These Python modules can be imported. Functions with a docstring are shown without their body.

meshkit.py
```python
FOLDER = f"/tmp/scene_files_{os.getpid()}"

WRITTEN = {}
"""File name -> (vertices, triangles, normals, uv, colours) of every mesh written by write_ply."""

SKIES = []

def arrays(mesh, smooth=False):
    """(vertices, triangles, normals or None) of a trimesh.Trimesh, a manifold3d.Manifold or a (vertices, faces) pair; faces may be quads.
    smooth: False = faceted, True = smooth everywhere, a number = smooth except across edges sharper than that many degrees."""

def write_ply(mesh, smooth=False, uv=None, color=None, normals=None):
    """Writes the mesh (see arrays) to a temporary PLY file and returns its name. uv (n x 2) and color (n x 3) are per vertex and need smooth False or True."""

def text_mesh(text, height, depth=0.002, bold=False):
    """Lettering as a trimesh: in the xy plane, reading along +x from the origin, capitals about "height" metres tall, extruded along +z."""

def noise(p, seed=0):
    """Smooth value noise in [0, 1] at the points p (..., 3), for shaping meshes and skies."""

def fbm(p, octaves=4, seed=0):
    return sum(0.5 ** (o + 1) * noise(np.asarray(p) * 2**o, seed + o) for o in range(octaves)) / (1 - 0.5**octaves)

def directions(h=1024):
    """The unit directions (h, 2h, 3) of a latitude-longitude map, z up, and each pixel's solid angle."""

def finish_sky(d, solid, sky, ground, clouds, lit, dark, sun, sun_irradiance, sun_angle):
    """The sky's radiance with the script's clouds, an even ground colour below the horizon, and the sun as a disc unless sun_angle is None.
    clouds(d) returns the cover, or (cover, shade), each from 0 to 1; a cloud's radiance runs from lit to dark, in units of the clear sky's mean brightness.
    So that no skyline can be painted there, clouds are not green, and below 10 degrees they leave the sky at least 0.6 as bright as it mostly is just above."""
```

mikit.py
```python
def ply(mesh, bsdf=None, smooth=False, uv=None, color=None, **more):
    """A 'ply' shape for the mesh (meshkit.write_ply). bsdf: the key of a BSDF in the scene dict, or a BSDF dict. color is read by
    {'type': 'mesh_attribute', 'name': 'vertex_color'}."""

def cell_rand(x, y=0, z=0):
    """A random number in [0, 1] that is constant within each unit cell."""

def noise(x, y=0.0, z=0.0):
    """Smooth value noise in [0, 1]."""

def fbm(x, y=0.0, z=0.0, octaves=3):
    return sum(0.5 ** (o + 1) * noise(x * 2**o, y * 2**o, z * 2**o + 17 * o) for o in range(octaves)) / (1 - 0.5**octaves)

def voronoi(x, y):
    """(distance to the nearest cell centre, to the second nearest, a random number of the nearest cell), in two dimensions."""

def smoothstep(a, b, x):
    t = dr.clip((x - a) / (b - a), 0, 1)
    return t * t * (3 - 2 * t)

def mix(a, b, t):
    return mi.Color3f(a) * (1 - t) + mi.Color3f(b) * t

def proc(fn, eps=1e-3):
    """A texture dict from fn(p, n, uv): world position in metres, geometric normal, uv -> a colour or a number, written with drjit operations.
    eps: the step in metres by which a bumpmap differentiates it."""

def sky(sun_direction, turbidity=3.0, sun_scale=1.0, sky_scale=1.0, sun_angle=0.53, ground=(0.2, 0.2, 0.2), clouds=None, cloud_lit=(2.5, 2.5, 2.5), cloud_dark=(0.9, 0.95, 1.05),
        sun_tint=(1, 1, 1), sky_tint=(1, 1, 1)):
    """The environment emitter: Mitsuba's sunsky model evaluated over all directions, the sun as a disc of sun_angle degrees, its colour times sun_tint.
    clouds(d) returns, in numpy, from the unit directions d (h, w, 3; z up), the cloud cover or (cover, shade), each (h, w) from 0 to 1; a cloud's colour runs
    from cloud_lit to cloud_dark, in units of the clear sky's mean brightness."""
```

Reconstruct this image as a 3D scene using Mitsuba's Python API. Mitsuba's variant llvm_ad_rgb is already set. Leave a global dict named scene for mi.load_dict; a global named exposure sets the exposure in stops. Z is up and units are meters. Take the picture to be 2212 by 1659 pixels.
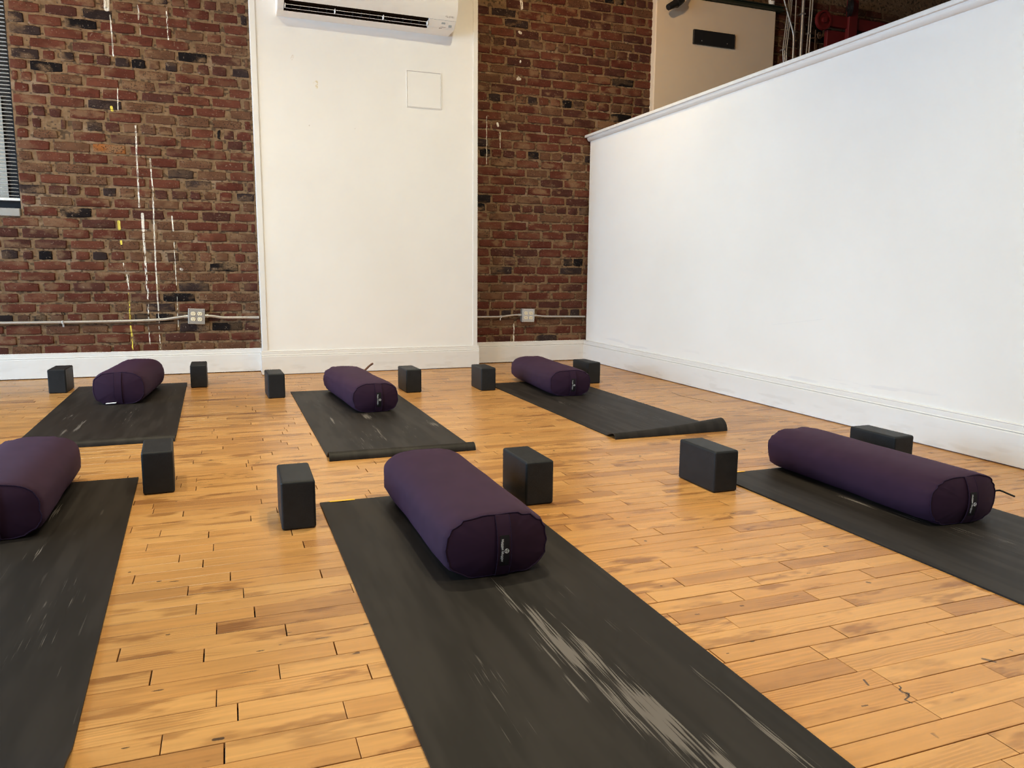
import math, random
import numpy as np
import trimesh, manifold3d as m3
import shapely.geometry as sg
import drjit as dr
import mitsuba as mi
import mikit, meshkit
from mikit import noise, fbm, cell_rand, smoothstep, mix, proc

T = mi.ScalarTransform4f
scene, labels = {}, {}
rng = np.random.default_rng(7)

# ------------------------------------------------------------------ camera, light, exposure
scene['camera'] = {'type': 'perspective', 'fov': 67.92747, 'fov_axis': 'x', 'near_clip': 0.05, 'far_clip': 60.0,
                   'to_world': T().look_at(origin=[0, 0, 0.80], target=[0.35095087, 0.92498555, 0.80 - 0.14572309],
                                           up=[0.04350005, 0.13934882, 0.98928745])}
exposure = 0.13
DAY = (0.66, 0.97, 1.31)           # daylight that enters by the windows of the left wall
DAY_L = 12.3
WARM = (1.0, 0.90, 0.62)           # track lamps under the ceiling
LAMP_L = 1650.0
# (x, y, z, strength, aimed at x, y, z, colour) of the lamps
AMBER = (1.0, 0.64, 0.28)
LAMPS = [(-1.1, 2.9, 3.45, 1.15, -1.1, 3.3, 0, WARM), (1.0, 3.15, 3.45, 1.4, .9, 3.0, 0, WARM), (1.5, 2.0, 3.45, .5, 1.5, 2.1, 0, WARM),
         (-2.6, 4.4, 2.95, 1.0, .8, 6.1, 2.6, AMBER), (-0.4, 3.9, 3.45, 1.5, -.9, 6.0, .0, WARM), (1.5, 4.0, 3.45, 1.15, 2.4, 6.0, .0, WARM), (2.0, 4.3, 3.45, .8, 4.1, 6.3, 2.9, AMBER),
         (-0.3, 0.8, 3.45, 0.75, -.3, .9, 0, WARM), (1.5, 0.8, 3.45, 1.7, 1.6, 1.0, 0, WARM)]
CEIL_Z = 4.1

# ------------------------------------------------------------------ materials
def bsdf(key, d): scene[key] = d; return key
def rgb(*c): return {'type': 'rgb', 'value': list(c)}
def two(d): return {'type': 'twosided', 'bsdf': d}
def diffuse(key, *c): return bsdf(key, two({'type': 'diffuse', 'reflectance': rgb(*c)}))
def prin(key, c, rough=0.5, spec=0.5, metal=0.0, **k):
    col = c if isinstance(c, dict) else rgb(*c)
    return bsdf(key, two({'type': 'principled', 'base_color': col, 'roughness': rough, 'specular': spec, 'metallic': metal, **k}))

def seg_mask(x, z, x0, z0, x1, z1, w):
    dx, dz = x1 - x0, z1 - z0
    t = dr.clip(((x - x0) * dx + (z - z0) * dz) / max(dx * dx + dz * dz, 1e-9), 0, 1)
    return smoothstep(w, w * 0.6, dr.sqrt(dr.square(x - x0 - t * dx) + dr.square(z - z0 - t * dz)))

# old paint runs on the brick: polylines (x, z), width, colour index (0 white, 1 yellow, 2 black), raggedness
RUNS = [([(-.69, 1.14), (-.689, 1.09)], .012, 1, 0), ([(-.682, 1.0), (-.681, .98)], .009, 1, 0), ([(-.674, .84), (-.655, .71), (-.651, .63)], .007, 0, 1),
        ([(-.652, .63), (-.655, .49), (-.654, .40)], .006, 1, 1), ([(-.654, .375), (-.651, .30)], .007, 1, 0), ([(-.652, .28), (-.65, .20)], .006, 1, 1),
        ([(-.529, 1.20), (-.530, 1.08)], .012, 0, 0), ([(-.53, 1.06), (-.528, .75), (-.524, .58)], .009, 0, 1), ([(-.528, .55), (-.531, .23)], .005, 0, 1),
        ([(-.451, 1.29), (-.456, 1.12), (-.46, .79), (-.459, .49)], .0065, 0, .4), ([(-.459, .47), (-.461, .20)], .0045, 0, 1),
        ([(-.33, 1.19), (-.326, 1.085)], .006, 0, 0), ([(-.326, 1.0), (-.325, .75), (-.327, .363)], .0035, 0, 1), ([(-.29, .80), (-.28, .797)], .011, 0, .6),
        ([(-.675, 2.68), (-.678, 2.61)], .020, 0, 0), ([(-.659, 2.57), (-.655, 2.455), (-.655, 2.30)], .006, 0, .6), ([(-.475, 2.66), (-.475, 2.46)], .006, 0, 1),
        ([(-.291, 2.67), (-.288, 2.45)], .006, 0, 1), ([(-.538, 1.83), (-.541, 1.706), (-.547, 1.25)], .007, 0, .7), ([(-.456, 1.60), (-.45, 1.40), (-.454, 1.25)], .006, 0, .8),
        ([(-.688, 1.945), (-.685, 1.925)], .011, 1, 0), ([(-.64, 2.08), (-.647, 1.93)], .004, 0, .8),
        ([(2.453, 3.09), (2.46, 3.0)], .016, 0, 1), ([(2.44, 2.806), (2.455, 2.80)], .013, 0, .3), ([(2.454, 2.575), (2.452, 2.565)], .009, 0, .4),
        ([(2.44, 2.44), (2.43, 2.425), (2.452, 2.43)], .013, 0, .3), ([(2.25, 2.05), (2.255, 2.03)], .012, 0, .4), ([(2.152, 2.10), (2.154, 1.71)], .0035, 0, .3),
        ([(2.277, 1.98), (2.277, 1.85)], .005, 0, 1), ([(2.417, .34), (2.415, .18)], .007, 0, .5), ([(-1.095, .475), (-1.085, .470)], .012, 2, .3)]

def painted(p, col):
    c = mi.Color3f(col)
    rag = noise(p.x * 330, p.z * 60, 3.0) * .6 + noise(p.x * 90, p.z * 19, 5.0) * .4
    for pts, w, ci, r in RUNS:
        m = mi.Float(0)
        for a, b in zip(pts[:-1], pts[1:]):
            m = dr.maximum(m, seg_mask(p.x, p.z, a[0], a[1], b[0], b[1], w))
        m *= 1 - (.3 + .7 * r) * smoothstep(.44, .56, rag)
        c = mix(c, [(.78, .74, .66), (.72, .60, .10), (.012, .010, .009)][ci], m)
    return c

def f_brick(p, n, uv):
    r, s = uv.x, uv.y                       # one tone per brick
    c = mix((.150, .052, .036), (.200, .080, .050), smoothstep(.0, .6, r))
    c = mix(c, (.115, .052, .040), smoothstep(.52, .60, r))
    c = mix(c, (.190, .105, .062), smoothstep(.70, .74, r))
    c = mix(c, (.060, .045, .042), smoothstep(.83, .86, r))
    c = mix(c, (.020, .019, .020), smoothstep(.92, .94, r))
    c = mix(c, (.42, .17, .055), smoothstep(.988, .99, r))
    big = fbm(p.x * 14 + s * 40, p.z * 22 + s * 17, s * 9, 3)
    c = c * mi.Color3f(.58, .52, .52) * (0.66 + 0.68 * big)
    smear = smoothstep(.50, .74, fbm(p.x * 10 + 3 + s * 3, p.z * 18, 5.0, 4)) * (0.25 + 0.75 * s)
    c = mix(c, (.210, .130, .074), smear * 0.8)
    pit = smoothstep(.70, .80, noise(p.x * 170, p.z * 170, s * 30)) * (0.35 + 0.65 * smoothstep(.5, .95, r))
    c = mix(c, (.020, .014, .012), pit * 0.75)
    fleck = smoothstep(.86, .92, noise(p.x * 120 + 31, p.z * 120, 8.0))
    c = mix(c, (.30, .23, .17), fleck * 0.35)
    return painted(p, c)

def f_mortar(p, n, uv):
    g = fbm(p.x * 45, p.z * 45, 2.0, 4)
    c = mix((.115, .070, .039), (.250, .162, .095), g)
    c = mix(c, (.30, .22, .155), smoothstep(.62, .8, fbm(p.x * 6, p.z * 9, 11.0, 3)) * 0.5)
    c = mix(c, (.05, .035, .025), smoothstep(.66, .78, noise(p.x * 60, p.z * 75, 4.0)) * 0.7)
    return painted(p, c)

bsdf('brick_face', two({'type': 'diffuse', 'reflectance': proc(f_brick)}))
bsdf('mortar', two({'type': 'bumpmap', 'arbitrary': proc(lambda p, n, uv: 0.006 * fbm(p.x * 70, p.z * 70, 1.0, 3)), 'scale': 1.0, 'nested': {'type': 'diffuse', 'reflectance': proc(f_mortar)}}))

MARKS = [([(1.214, 1.033), (1.212, 1.027), (1.202, 1.022), (1.200, 1.013), (1.209, 1.006), (1.198, .997), (1.183, .992), (1.186, .979)], .0020, .9), ([(1.206, 1.009), (1.199, .999)], .0050, .6),
         ([(1.470, 1.052), (1.482, 1.037)], .0055, .75), ([(1.165, 1.074), (1.158, 1.056)], .0028, .85), ([(1.089, 1.003), (1.101, 1.002)], .0022, .8), ([(1.556, 1.448), (1.559, 1.445)], .0060, .7),
         ([(1.561, 1.061), (1.562, 1.057)], .0028, .7), ([(-.047, 1.306), (-.034, 1.305)], .0048, .9), ([(1.148, 1.441), (1.154, 1.440)], .0035, .8), ([(1.017, 1.438), (1.025, 1.437)], .0030, .6)]
def f_wood(p, n, uv):
    cu, cv = dr.floor(uv.x * .25), dr.floor(uv.y * .25)
    u, v = uv.x - 4 * cu, uv.y - 4 * cv
    r, s, q = cell_rand(cu, cv, 5), cell_rand(cu, cv, 9), cell_rand(cu, cv, 13)
    c = mix((.720, .372, .116), (.630, .300, .084), r)
    c = mix(c, (.50, .228, .064), smoothstep(.76, .95, s))
    grain = fbm(u * 5 + r * 90, v * 120 + u * 6 * (s - .5), s * 20, 3)
    c = c * (0.85 + 0.30 * grain)
    w = fbm(u * 9 + s * 70, v * 30 + r * 30, q * 9, 4)
    blot = smoothstep(.50, .70, w) * (0.15 + 0.85 * smoothstep(.2, .9, q))
    c = mix(c, c * mi.Color3f(.56, .47, .39), blot)
    fig = smoothstep(.45, .75, dr.abs(dr.sin((v + .02 * noise(u * 14, v * 40, r * 33)) * 330 + u * 26 * (r - .5)))) * smoothstep(.52, .66, fbm(u * 5 + 9 + r * 40, v * 20, s * 13, 2))
    c = mix(c, c * mi.Color3f(.74, .66, .58), fig * .45)
    kn = smoothstep(.945, .965, noise(u * 24 + r * 77, v * 70 + s * 31, q * 40))
    c = mix(c, (.06, .028, .014), kn * 0.8)
    for pts, wd, k in MARKS:             # splits, gouges and filled knots of the near planks
        m = mi.Float(0)
        for (x0, y0), (x1, y1) in zip(pts[:-1], pts[1:]): m = dr.maximum(m, seg_mask(p.x, p.y, x0, y0, x1, y1, wd))
        c = mix(c, (.035, .016, .008), m * k)
    dirt = smoothstep(.60, .80, fbm(p.x * 1.6, p.y * 1.6, 3.0, 3))
    return c * (1 - .14 * dirt)

bsdf('wood_floor', {'type': 'blendbsdf', 'weight': 0.38, **{f'side_{int(k * 100)}': two({'type': 'roughplastic', 'distribution': 'ggx', 'alpha': k, 'int_ior': 1.62, 'nonlinear': False, 'diffuse_reflectance': proc(f_wood)}) for k in (0.075, 0.34)}})
diffuse('gap_dark', .016, .009, .005)

def f_plaster(p, n, uv):
    g = fbm(p.x * 2.1 + p.y * 1.7, p.z * 2.3, 4.0, 3)
    return mix((.76, .735, .69), (.81, .79, .75), g)
def f_roller(p, n, uv): return 0.0012 * fbm((p.x + p.y) * 160, p.z * 160, 1.0, 2)
def f_center(p, n, uv):
    c = f_plaster(p, n, uv)
    for x0, z0, x1, z1, w, col in ((.726, 2.19, .726, 2.155, .012, (.66, .56, .36)), (.705, 2.185, .735, 2.205, .006, (.68, .58, .40)), (.55, 2.337, .56, 2.36, .010, (.66, .60, .52)), (.663, 1.874, .664, 1.875, .005, (.5, .45, .38)), (1.005, 1.874, 1.006, 1.875, .005, (.5, .45, .38))):
        c = mix(c, col, seg_mask(p.x, p.z, x0, z0, x1, z1, w) * smoothstep(.3, .5, noise(p.x * 150, p.z * 150, 2.0)) * .8)
    return c
def f_part(p, n, uv):
    c = f_plaster(p, n, uv)
    scuff = smoothstep(.62, .70, fbm(p.y * 2.6, p.z * 30, 7.0, 4)) * smoothstep(.27, .23, p.z) * smoothstep(.17, .20, p.z)
    c = mix(c, (.66, .65, .645), scuff * .45)
    c = mix(c, (.70, .69, .68), smoothstep(.0016, .0008, dr.abs(p.z - .52 - .14 * (3.6 - p.y))) * smoothstep(.25, .18, dr.abs(p.y - 3.55)) * .6)
    return c
bsdf('plaster', two({'type': 'diffuse', 'reflectance': proc(f_center)}))
bsdf('plaster_partition', two({'type': 'diffuse', 'reflectance': proc(f_part)}))
diffuse('plaster_plain', .74, .71, .66)
diffuse('tan_paint', .70, .575, .43)
diffuse('ceiling_paint', .36, .24, .14)
diffuse('dim_wall', .30, .26, .22)
def f_trim(p, n, uv):
    g = smoothstep(.60, .78, fbm(p.x * 9 + p.y * 7, p.z * 30, 6.0, 3)) * smoothstep(.16, .02, p.z)
    return mix((.80, .78, .74), (.70, .67, .62), g * .6)
bsdf('trim_paint', two({'type': 'roughplastic', 'alpha': .25, 'diffuse_reflectance': proc(f_trim)}))

def f_foam(p, n, uv):
    g = fbm(p.x * 30, p.y * 30, p.z * 30, 3); h = noise(p.x * 420, p.y * 420, p.z * 420)
    return mix((.0124, .0134, .0150), (.0188, .0200, .0220), g) * (0.85 + .3 * h)
prin('foam', proc(f_foam), .50, .20)

# worn streaks on the mats, world metres: centre x, y, half width, half length, strength
STREAKS = [(.625, 1.66, .022, .20, .62), (.648, 1.42, .040, .24, 1.0), (.690, 1.36, .022, .22, .8), (.700, 1.10, .040, .24, 1.1), (.655, 1.16, .026, .18, .75), (.604, 1.30, .014, .24, .5), (.865, 1.18, .012, .13, .6), (.86, .95, .022, .16, .6), (.45, 1.3, .07, .5, .22), (.735, .86, .036, .24, 1.1), (.80, 1.5, .06, .4, .2),
           (.523, 4.09, .014, .12, .9), (.712, 4.13, .030, .13, .95), (.697, 3.72, .018, .28, .75), (1.005, 3.82, .026, .15, .75), (.60, 3.6, .10, .4, .33), (.86, 3.7, .08, .4, .25),
           (-.80, 4.62, .03, .14, .65), (-.709, 4.32, .018, .20, .8), (-.76, 4.20, .022, .12, .6), (-.5, 4.5, .1, .5, .25), (-.545, 2.80, .016, .13, .6), (-.52, 2.40, .014, .10, .65), (-.63, 2.2, .08, .3, .3), (-.4, 1.9, .08, .4, .25),
           (2.07, 2.0, .03, .14, .65), (2.10, 1.80, .03, .12, .55), (2.15, 1.66, .016, .10, .7), (2.20, 1.4, .08, .3, .35), (1.93, 4.25, .03, .25, .5), (2.10, 4.0, .03, .2, .45), (2.2, 3.6, .1, .3, .3)]
def f_mat(p, n, uv):
    g = smoothstep(.25, .75, fbm(p.x * 30, p.y * 3.5, 3.0, 4))
    c = mix((.0090, .0069, .0052), (.0180, .0145, .0118), g)
    c = mix(c, (.0120, .0088, .0066), smoothstep(.52, .72, fbm(p.x * 7 + 4, p.y * 2.1, 9.0, 3)) * .7)
    wx = p.x + .006 * noise(p.y * 5, p.x * 20, 3.0)
    fine = .38 * noise(wx * 330, p.y * 9, 1.0) + .42 * noise(wx * 620, p.y * 15, 5.0) + .2 * noise(wx * 120, p.y * 14, 8.0)
    m = mi.Float(0)
    for x, y, a, b, k in STREAKS:
        d = dr.sqrt(dr.square((p.x - x) / a) + dr.square((p.y - y) / b))
        m = dr.maximum(m, k * smoothstep(1.3, .0, d))
    cover = smoothstep(.70, .90, fine + .60 * m - .12)
    c = mix(c, (.130, .112, .098), cover * smoothstep(.02, .25, m) * .9)
    hair = smoothstep(.93, .965, noise(p.x * 190 + 7, p.y * 5.5, 2.0)) * smoothstep(.5, .7, noise(p.x * 8, p.y * 3, 7.0))
    return mix(c, (.06, .052, .046), hair * .5)
prin('mat_rubber', proc(f_mat), .55, .25)

def f_purple(p, n, uv):
    g = fbm(p.x * 22, p.y * 22, p.z * 22, 3)
    return mix((.0185, .0054, .0182), (.0250, .0077, .0235), g)
prin('purple_cotton', proc(f_purple), .85, .25, sheen=0.55, sheen_tint=0.2)
prin('purple_seam', (.020, .010, .028), .9, .2)
prin('tag_black', (.006, .005, .006), .7, .3)
diffuse('print_white', .70, .70, .70)
prin('tag_white', (.75, .75, .73), .6, .3)
prin('cord_brown', (.13, .060, .040), .7, .3)
prin('cord_black', (.012, .010, .010), .7, .3)
prin('galvanised', (.52, .50, .46), .38, .5, 0.75)
prin('box_grey', (.30, .30, .29), .45, .5, 0.35)
prin('ivory', (.74, .66, .48), .4, .5)
prin('black_plastic', (.010, .010, .010), .45, .5)
prin('white_plastic', (.74, .70, .63), .35, .5)
prin('white_vane', (.80, .78, .74), .35, .5)
prin('display_grey', (.33, .36, .36), .3, .5)
prin('print_grey', (.22, .18, .15), .6, .3)
prin('yellow_tape', (.80, .42, .03), .5, .4)
prin('steel_green', (.022, .026, .014), .6, .4)
prin('red_paint', (.115, .007, .006), .55, .4)
prin('stone_sill', (.30, .29, .265), .85, .3)
prin('blind_white', (.74, .73, .70), .4, .5)
prin('night_black', (.006, .006, .007), .5, .3)
prin('grey_board', (.38, .37, .33), .7, .3)
prin('rust_brown', (.10, .055, .028), .7, .4)
prin('paper_white', (.70, .66, .58), .7, .3)
prin('window_frame_paint', (.70, .70, .68), .4, .5)

# ------------------------------------------------------------------ helpers
def key_for(name):
    if name not in scene and name not in labels: return name
    i = 1
    while f'{name}_{i:03d}' in scene or f'{name}_{i:03d}' in labels: i += 1
    return f'{name}_{i:03d}'
_next = {}
def part(parent, name, mesh, mat, smooth=30, label=None, kind=None, uv=None):
    base = f'{parent}__{name}'
    i = _next.get(base, 0); _next[base] = i + 1
    key = base if i == 0 else f'{base}_{i:03d}'
    scene[key] = mikit.ply(mesh, mat, smooth, uv=uv)
    if label or kind: labels[key] = {k: v for k, v in (('label', label), ('kind', kind)) if v}
    return key
def thing(name, label, cat, group=None, mesh=None, mat=None, smooth=30):
    key = key_for(name)
    labels[key] = {'label': label, 'category': cat}
    if group: labels[key]['group'] = group
    if mesh is not None: scene[key] = mikit.ply(mesh, mat, smooth)
    return key
def struct(name, label, mesh=None, mat=None, smooth=False):
    labels[name] = {'label': label, 'kind': 'structure'}
    if mesh is not None: scene[name] = mikit.ply(mesh, mat, smooth)
    return name
cat = trimesh.util.concatenate
def box(x0, x1, y0, y1, z0, z1):
    b = trimesh.creation.box((x1 - x0, y1 - y0, z1 - z0)); b.apply_translation(((x0 + x1) / 2, (y0 + y1) / 2, (z0 + z1) / 2)); return b
def to_tm(m):
    g = m.to_mesh(); return trimesh.Trimesh(np.array(g.vert_properties[:, :3]), np.array(g.tri_verts), process=False)
def rbox(x0, x1, y0, y1, z0, z1, r=.003, seg=8):
    pts = [m3.Manifold.sphere(r, seg).translate((x, y, z)) for x in (x0 + r, x1 - r) for y in (y0 + r, y1 - r) for z in (z0 + r, z1 - r)]
    return to_tm(m3.Manifold.batch_hull(pts))
def mani(t): return m3.Manifold(m3.Mesh(np.asarray(t.vertices, np.float32), np.asarray(t.faces, np.uint32)))
def cyl(p0, p1, r, seg=16, r1=None):
    p0, p1 = np.array(p0, float), np.array(p1, float); d = p1 - p0; L = np.linalg.norm(d)
    c = to_tm(m3.Manifold.cylinder(L, r, r if r1 is None else r1, seg))
    c.apply_transform(trimesh.geometry.align_vectors([0, 0, 1], d / L)); c.apply_translation(p0); return c
def tube(pts, r, seg=12):
    p = np.array(pts, float); t = np.gradient(p, axis=0); t /= np.linalg.norm(t, axis=1, keepdims=True)
    ref = np.array([0, 1, 0.]) if abs(t[:, 1]).max() < .8 else np.array([0, 0, 1.])
    a = np.cross(t, ref); a /= np.linalg.norm(a, axis=1, keepdims=True); b = np.cross(t, a)
    th = np.linspace(0, 2 * np.pi, seg, endpoint=False); n = len(p)
    v = (p[:, None] + r * (np.cos(th)[None, :, None] * a[:, None] + np.sin(th)[None, :, None] * b[:, None])).reshape(-1, 3)
    f = []
    for i in range(n - 1):
        for j in range(seg):
            k = (j + 1) % seg; f += [[i * seg + j, i * seg + k, (i + 1) * seg + k], [i * seg + j, (i + 1) * seg + k, (i + 1) * seg + j]]
    v = np.vstack([v, p[0], p[-1]]); c0, c1 = n * seg, n * seg + 1
    for j in range(seg):
        k = (j + 1) % seg; f += [[c0, k, j], [c1, (n - 1) * seg + j, (n - 1) * seg + k]]
    m = trimesh.Trimesh(v, f, process=False)
    if m.volume < 0: m.invert()
    return m
def smooth_path(pts, n=10):
    """rounds the corners of a polyline (Chaikin)"""
    p = np.array(pts, float)
    for _ in range(3):
        q = [p[0]]
        for a, b in zip(p[:-1], p[1:]): q += [a * .75 + b * .25, a * .25 + b * .75]
        p = np.array(q + [p[-1]])
    return p
def extrude_x(poly, x0, x1):
    """polygon of (y, z) pulled along x"""
    c = to_tm(m3.CrossSection([np.array(poly, float)], m3.FillRule.EvenOdd).extrude(x1 - x0))
    v = c.vertices; m = trimesh.Trimesh(np.c_[v[:, 2] + x0, v[:, 0], v[:, 1]], c.faces, process=False); return m
def extrude_y(poly, y0, y1):
    """polygon of (x, z) pulled along y"""
    c = to_tm(m3.CrossSection([np.array(poly, float)], m3.FillRule.EvenOdd).extrude(y1 - y0))
    v = c.vertices; m = trimesh.Trimesh(np.c_[v[:, 0], v[:, 2] + y0, v[:, 1]], c.faces[:, ::-1], process=False); return m
def place(m, x=0, y=0, z=0, th=0):
    m = m.copy()
    if th: m.apply_transform(trimesh.transformations.rotation_matrix(th, [0, 0, 1]))
    m.apply_translation((x, y, z)); return m
def lettering(text, h, depth, origin, right, up, bold=False):
    """text laid in the plane of the two directions, standing out along right x up"""
    m = meshkit.text_mesh(text, h, depth, bold); r, u = np.array(right, float), np.array(up, float); r /= np.linalg.norm(r); u /= np.linalg.norm(u)
    M = np.eye(4); M[:3, 0], M[:3, 1], M[:3, 2], M[:3, 3] = r, u, np.cross(r, u), origin
    m.apply_transform(M); return m
# ------------------------------------------------------------------ the room
YW = 6.34                                  # face of the brick
ROOM_X0, ROOM_X1, ROOM_Y0 = -4.2, 8.0, -3.0
XP = 3.115                                 # face of the partition
# floor: planks run along x
P, PANG = .0604, -.006
fl = struct('floor', 'worn amber maple strip floor of short narrow planks', box(ROOM_X0, ROOM_X1, ROOM_Y0, YW + .3, -.06, -.012), 'gap_dark')
SEEN = {15: [1.19], 16: [1.199, 1.44], 17: [1.204], 18: [1.627], 19: [.175, 1.154, 1.493], 20: [-.038, .937, 1.267, 1.591], 21: [-.139, .17, 1.785], 22: [1.065, 1.408], 23: [-.053, .236, .946, 1.348, 1.741],
        24: [.065, 1.171, 1.591], 25: [-.176, .184, .959, 1.271, 1.647], 26: [-.079, .286, 1.076, 1.42], 27: [-.247, .091, 1.3, 1.631], 28: [-.056, 1.111, 1.51], 29: [.027, 1.271, 1.65], 30: [-.102, .265, 1.705],
        31: [.005, 1.121, 1.475], 32: [-.126, .201, 1.234, 1.636], 33: [-.025, 1.178, 1.541], 34: [-.261, .28, .978, 1.371, 1.796], 35: [-.096, 1.158, 1.609], 36: [-.159, .178, 1.025, 1.407], 37: [-.071, 1.278],
        38: [-.252, .153, 1.137, 1.485], 39: [-.086, 1.302], 40: [-.225], 41: [.039], 42: [.124], 43: [-.17], 44: [-.264]}
planks = []
for k in range(-48, 106):
    xs = [ROOM_X0]
    seen = SEEN.get(k, [])
    x = ROOM_X0 + rng.uniform(.05, .5)
    while x < ROOM_X1:
        lo = min(seen) - .30 if seen else 99; hi = max(seen) + .30 if seen else -99
        gap = len(seen) and lo < x < hi
        if gap:
            s2 = [s for s in seen]
            if .2 < .62 < .9 and min(seen) < .4 and max(seen) > .8: s2.append(.62 + rng.uniform(-.1, .1))
            xs += sorted(s2); x = max(seen) + rng.uniform(.32, .5); continue
        xs.append(x); x += rng.choice([rng.uniform(.22, .40), rng.uniform(.33, .62), rng.uniform(.45, .8)])
    xs.append(ROOM_X1)
    for a, b in zip(xs[:-1], xs[1:]): planks.append((k, a, b))
def plank_mesh(k, a, b):
    g = [.0005, .0014][int(rng.random() < .35)]; e = rng.choice([.0014, .0022, .0034], p=[.35, .45, .2])
    y0, y1 = .0225 + P * k + g, .0225 + P * (k + 1) - rng.choice([.0004, .0011])
    x0, x1 = a + e * .5, b - e * .5
    z = rng.uniform(-.0006, 0); c = .0007
    def ring(d, zz): return [(x0 + d, y0 + d, zz), (x1 - d, y0 + d, zz), (x1 - d, y1 - d, zz), (x0 + d, y1 - d, zz)]
    v = np.array(ring(0, -.0119) + ring(0, z - c) + ring(c, z))
    f = [[8, 9, 10], [8, 10, 11]]
    for r in (0, 4):
        for j in range(4):
            q = (j + 1) % 4; f += [[r + j, r + q, r + 4 + q], [r + j, r + 4 + q, r + 4 + j]]
    uv = v[:, :2] - np.array([a, y0]); uv = uv * [1, 1] + .02
    cs, sn = math.cos(PANG), math.sin(PANG)
    v = np.c_[cs * v[:, 0] - sn * v[:, 1], sn * v[:, 0] + cs * v[:, 1], v[:, 2]]
    return v, np.array(f), uv
def in_view(x, y):
    u, w = .93538 * x - .35353 * y, .35095 * x + .92499 * y
    return w > .75 and abs(u) < .70 * w + .15 and x < XP + .05 and y < YW
UNDER = [(-.94, -.27, 3.9, 5.8), (.39, 1.04, 3.3, 5.15), (1.75, 2.40, 3.3, 5.1), (-1.0, -.28, 1.3, 3.17), (.28, .94, .6, 2.6), (1.81, 2.46, .5, 2.47)]
def hidden(k, a, b):
    y = .0225 + P * (k + .5)
    return any(x0 < a and b < x1 and y0 < y < y1 for x0, x1, y0, y1 in UNDER)
order = sorted(((math.hypot(min(max(.35 * P * k, a), b), .0225 + P * (k + .5)), i) for i, (k, a, b) in enumerate(planks)
                if not hidden(k, a, b) and any(in_view(x, .0225 + P * (k + .5) - .006 * x) for x in np.linspace(a, b, 7))))
single = {i for _, i in order[:300]}
rest_v, rest_f, rest_uv, n0 = [], [], [], 0
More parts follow.
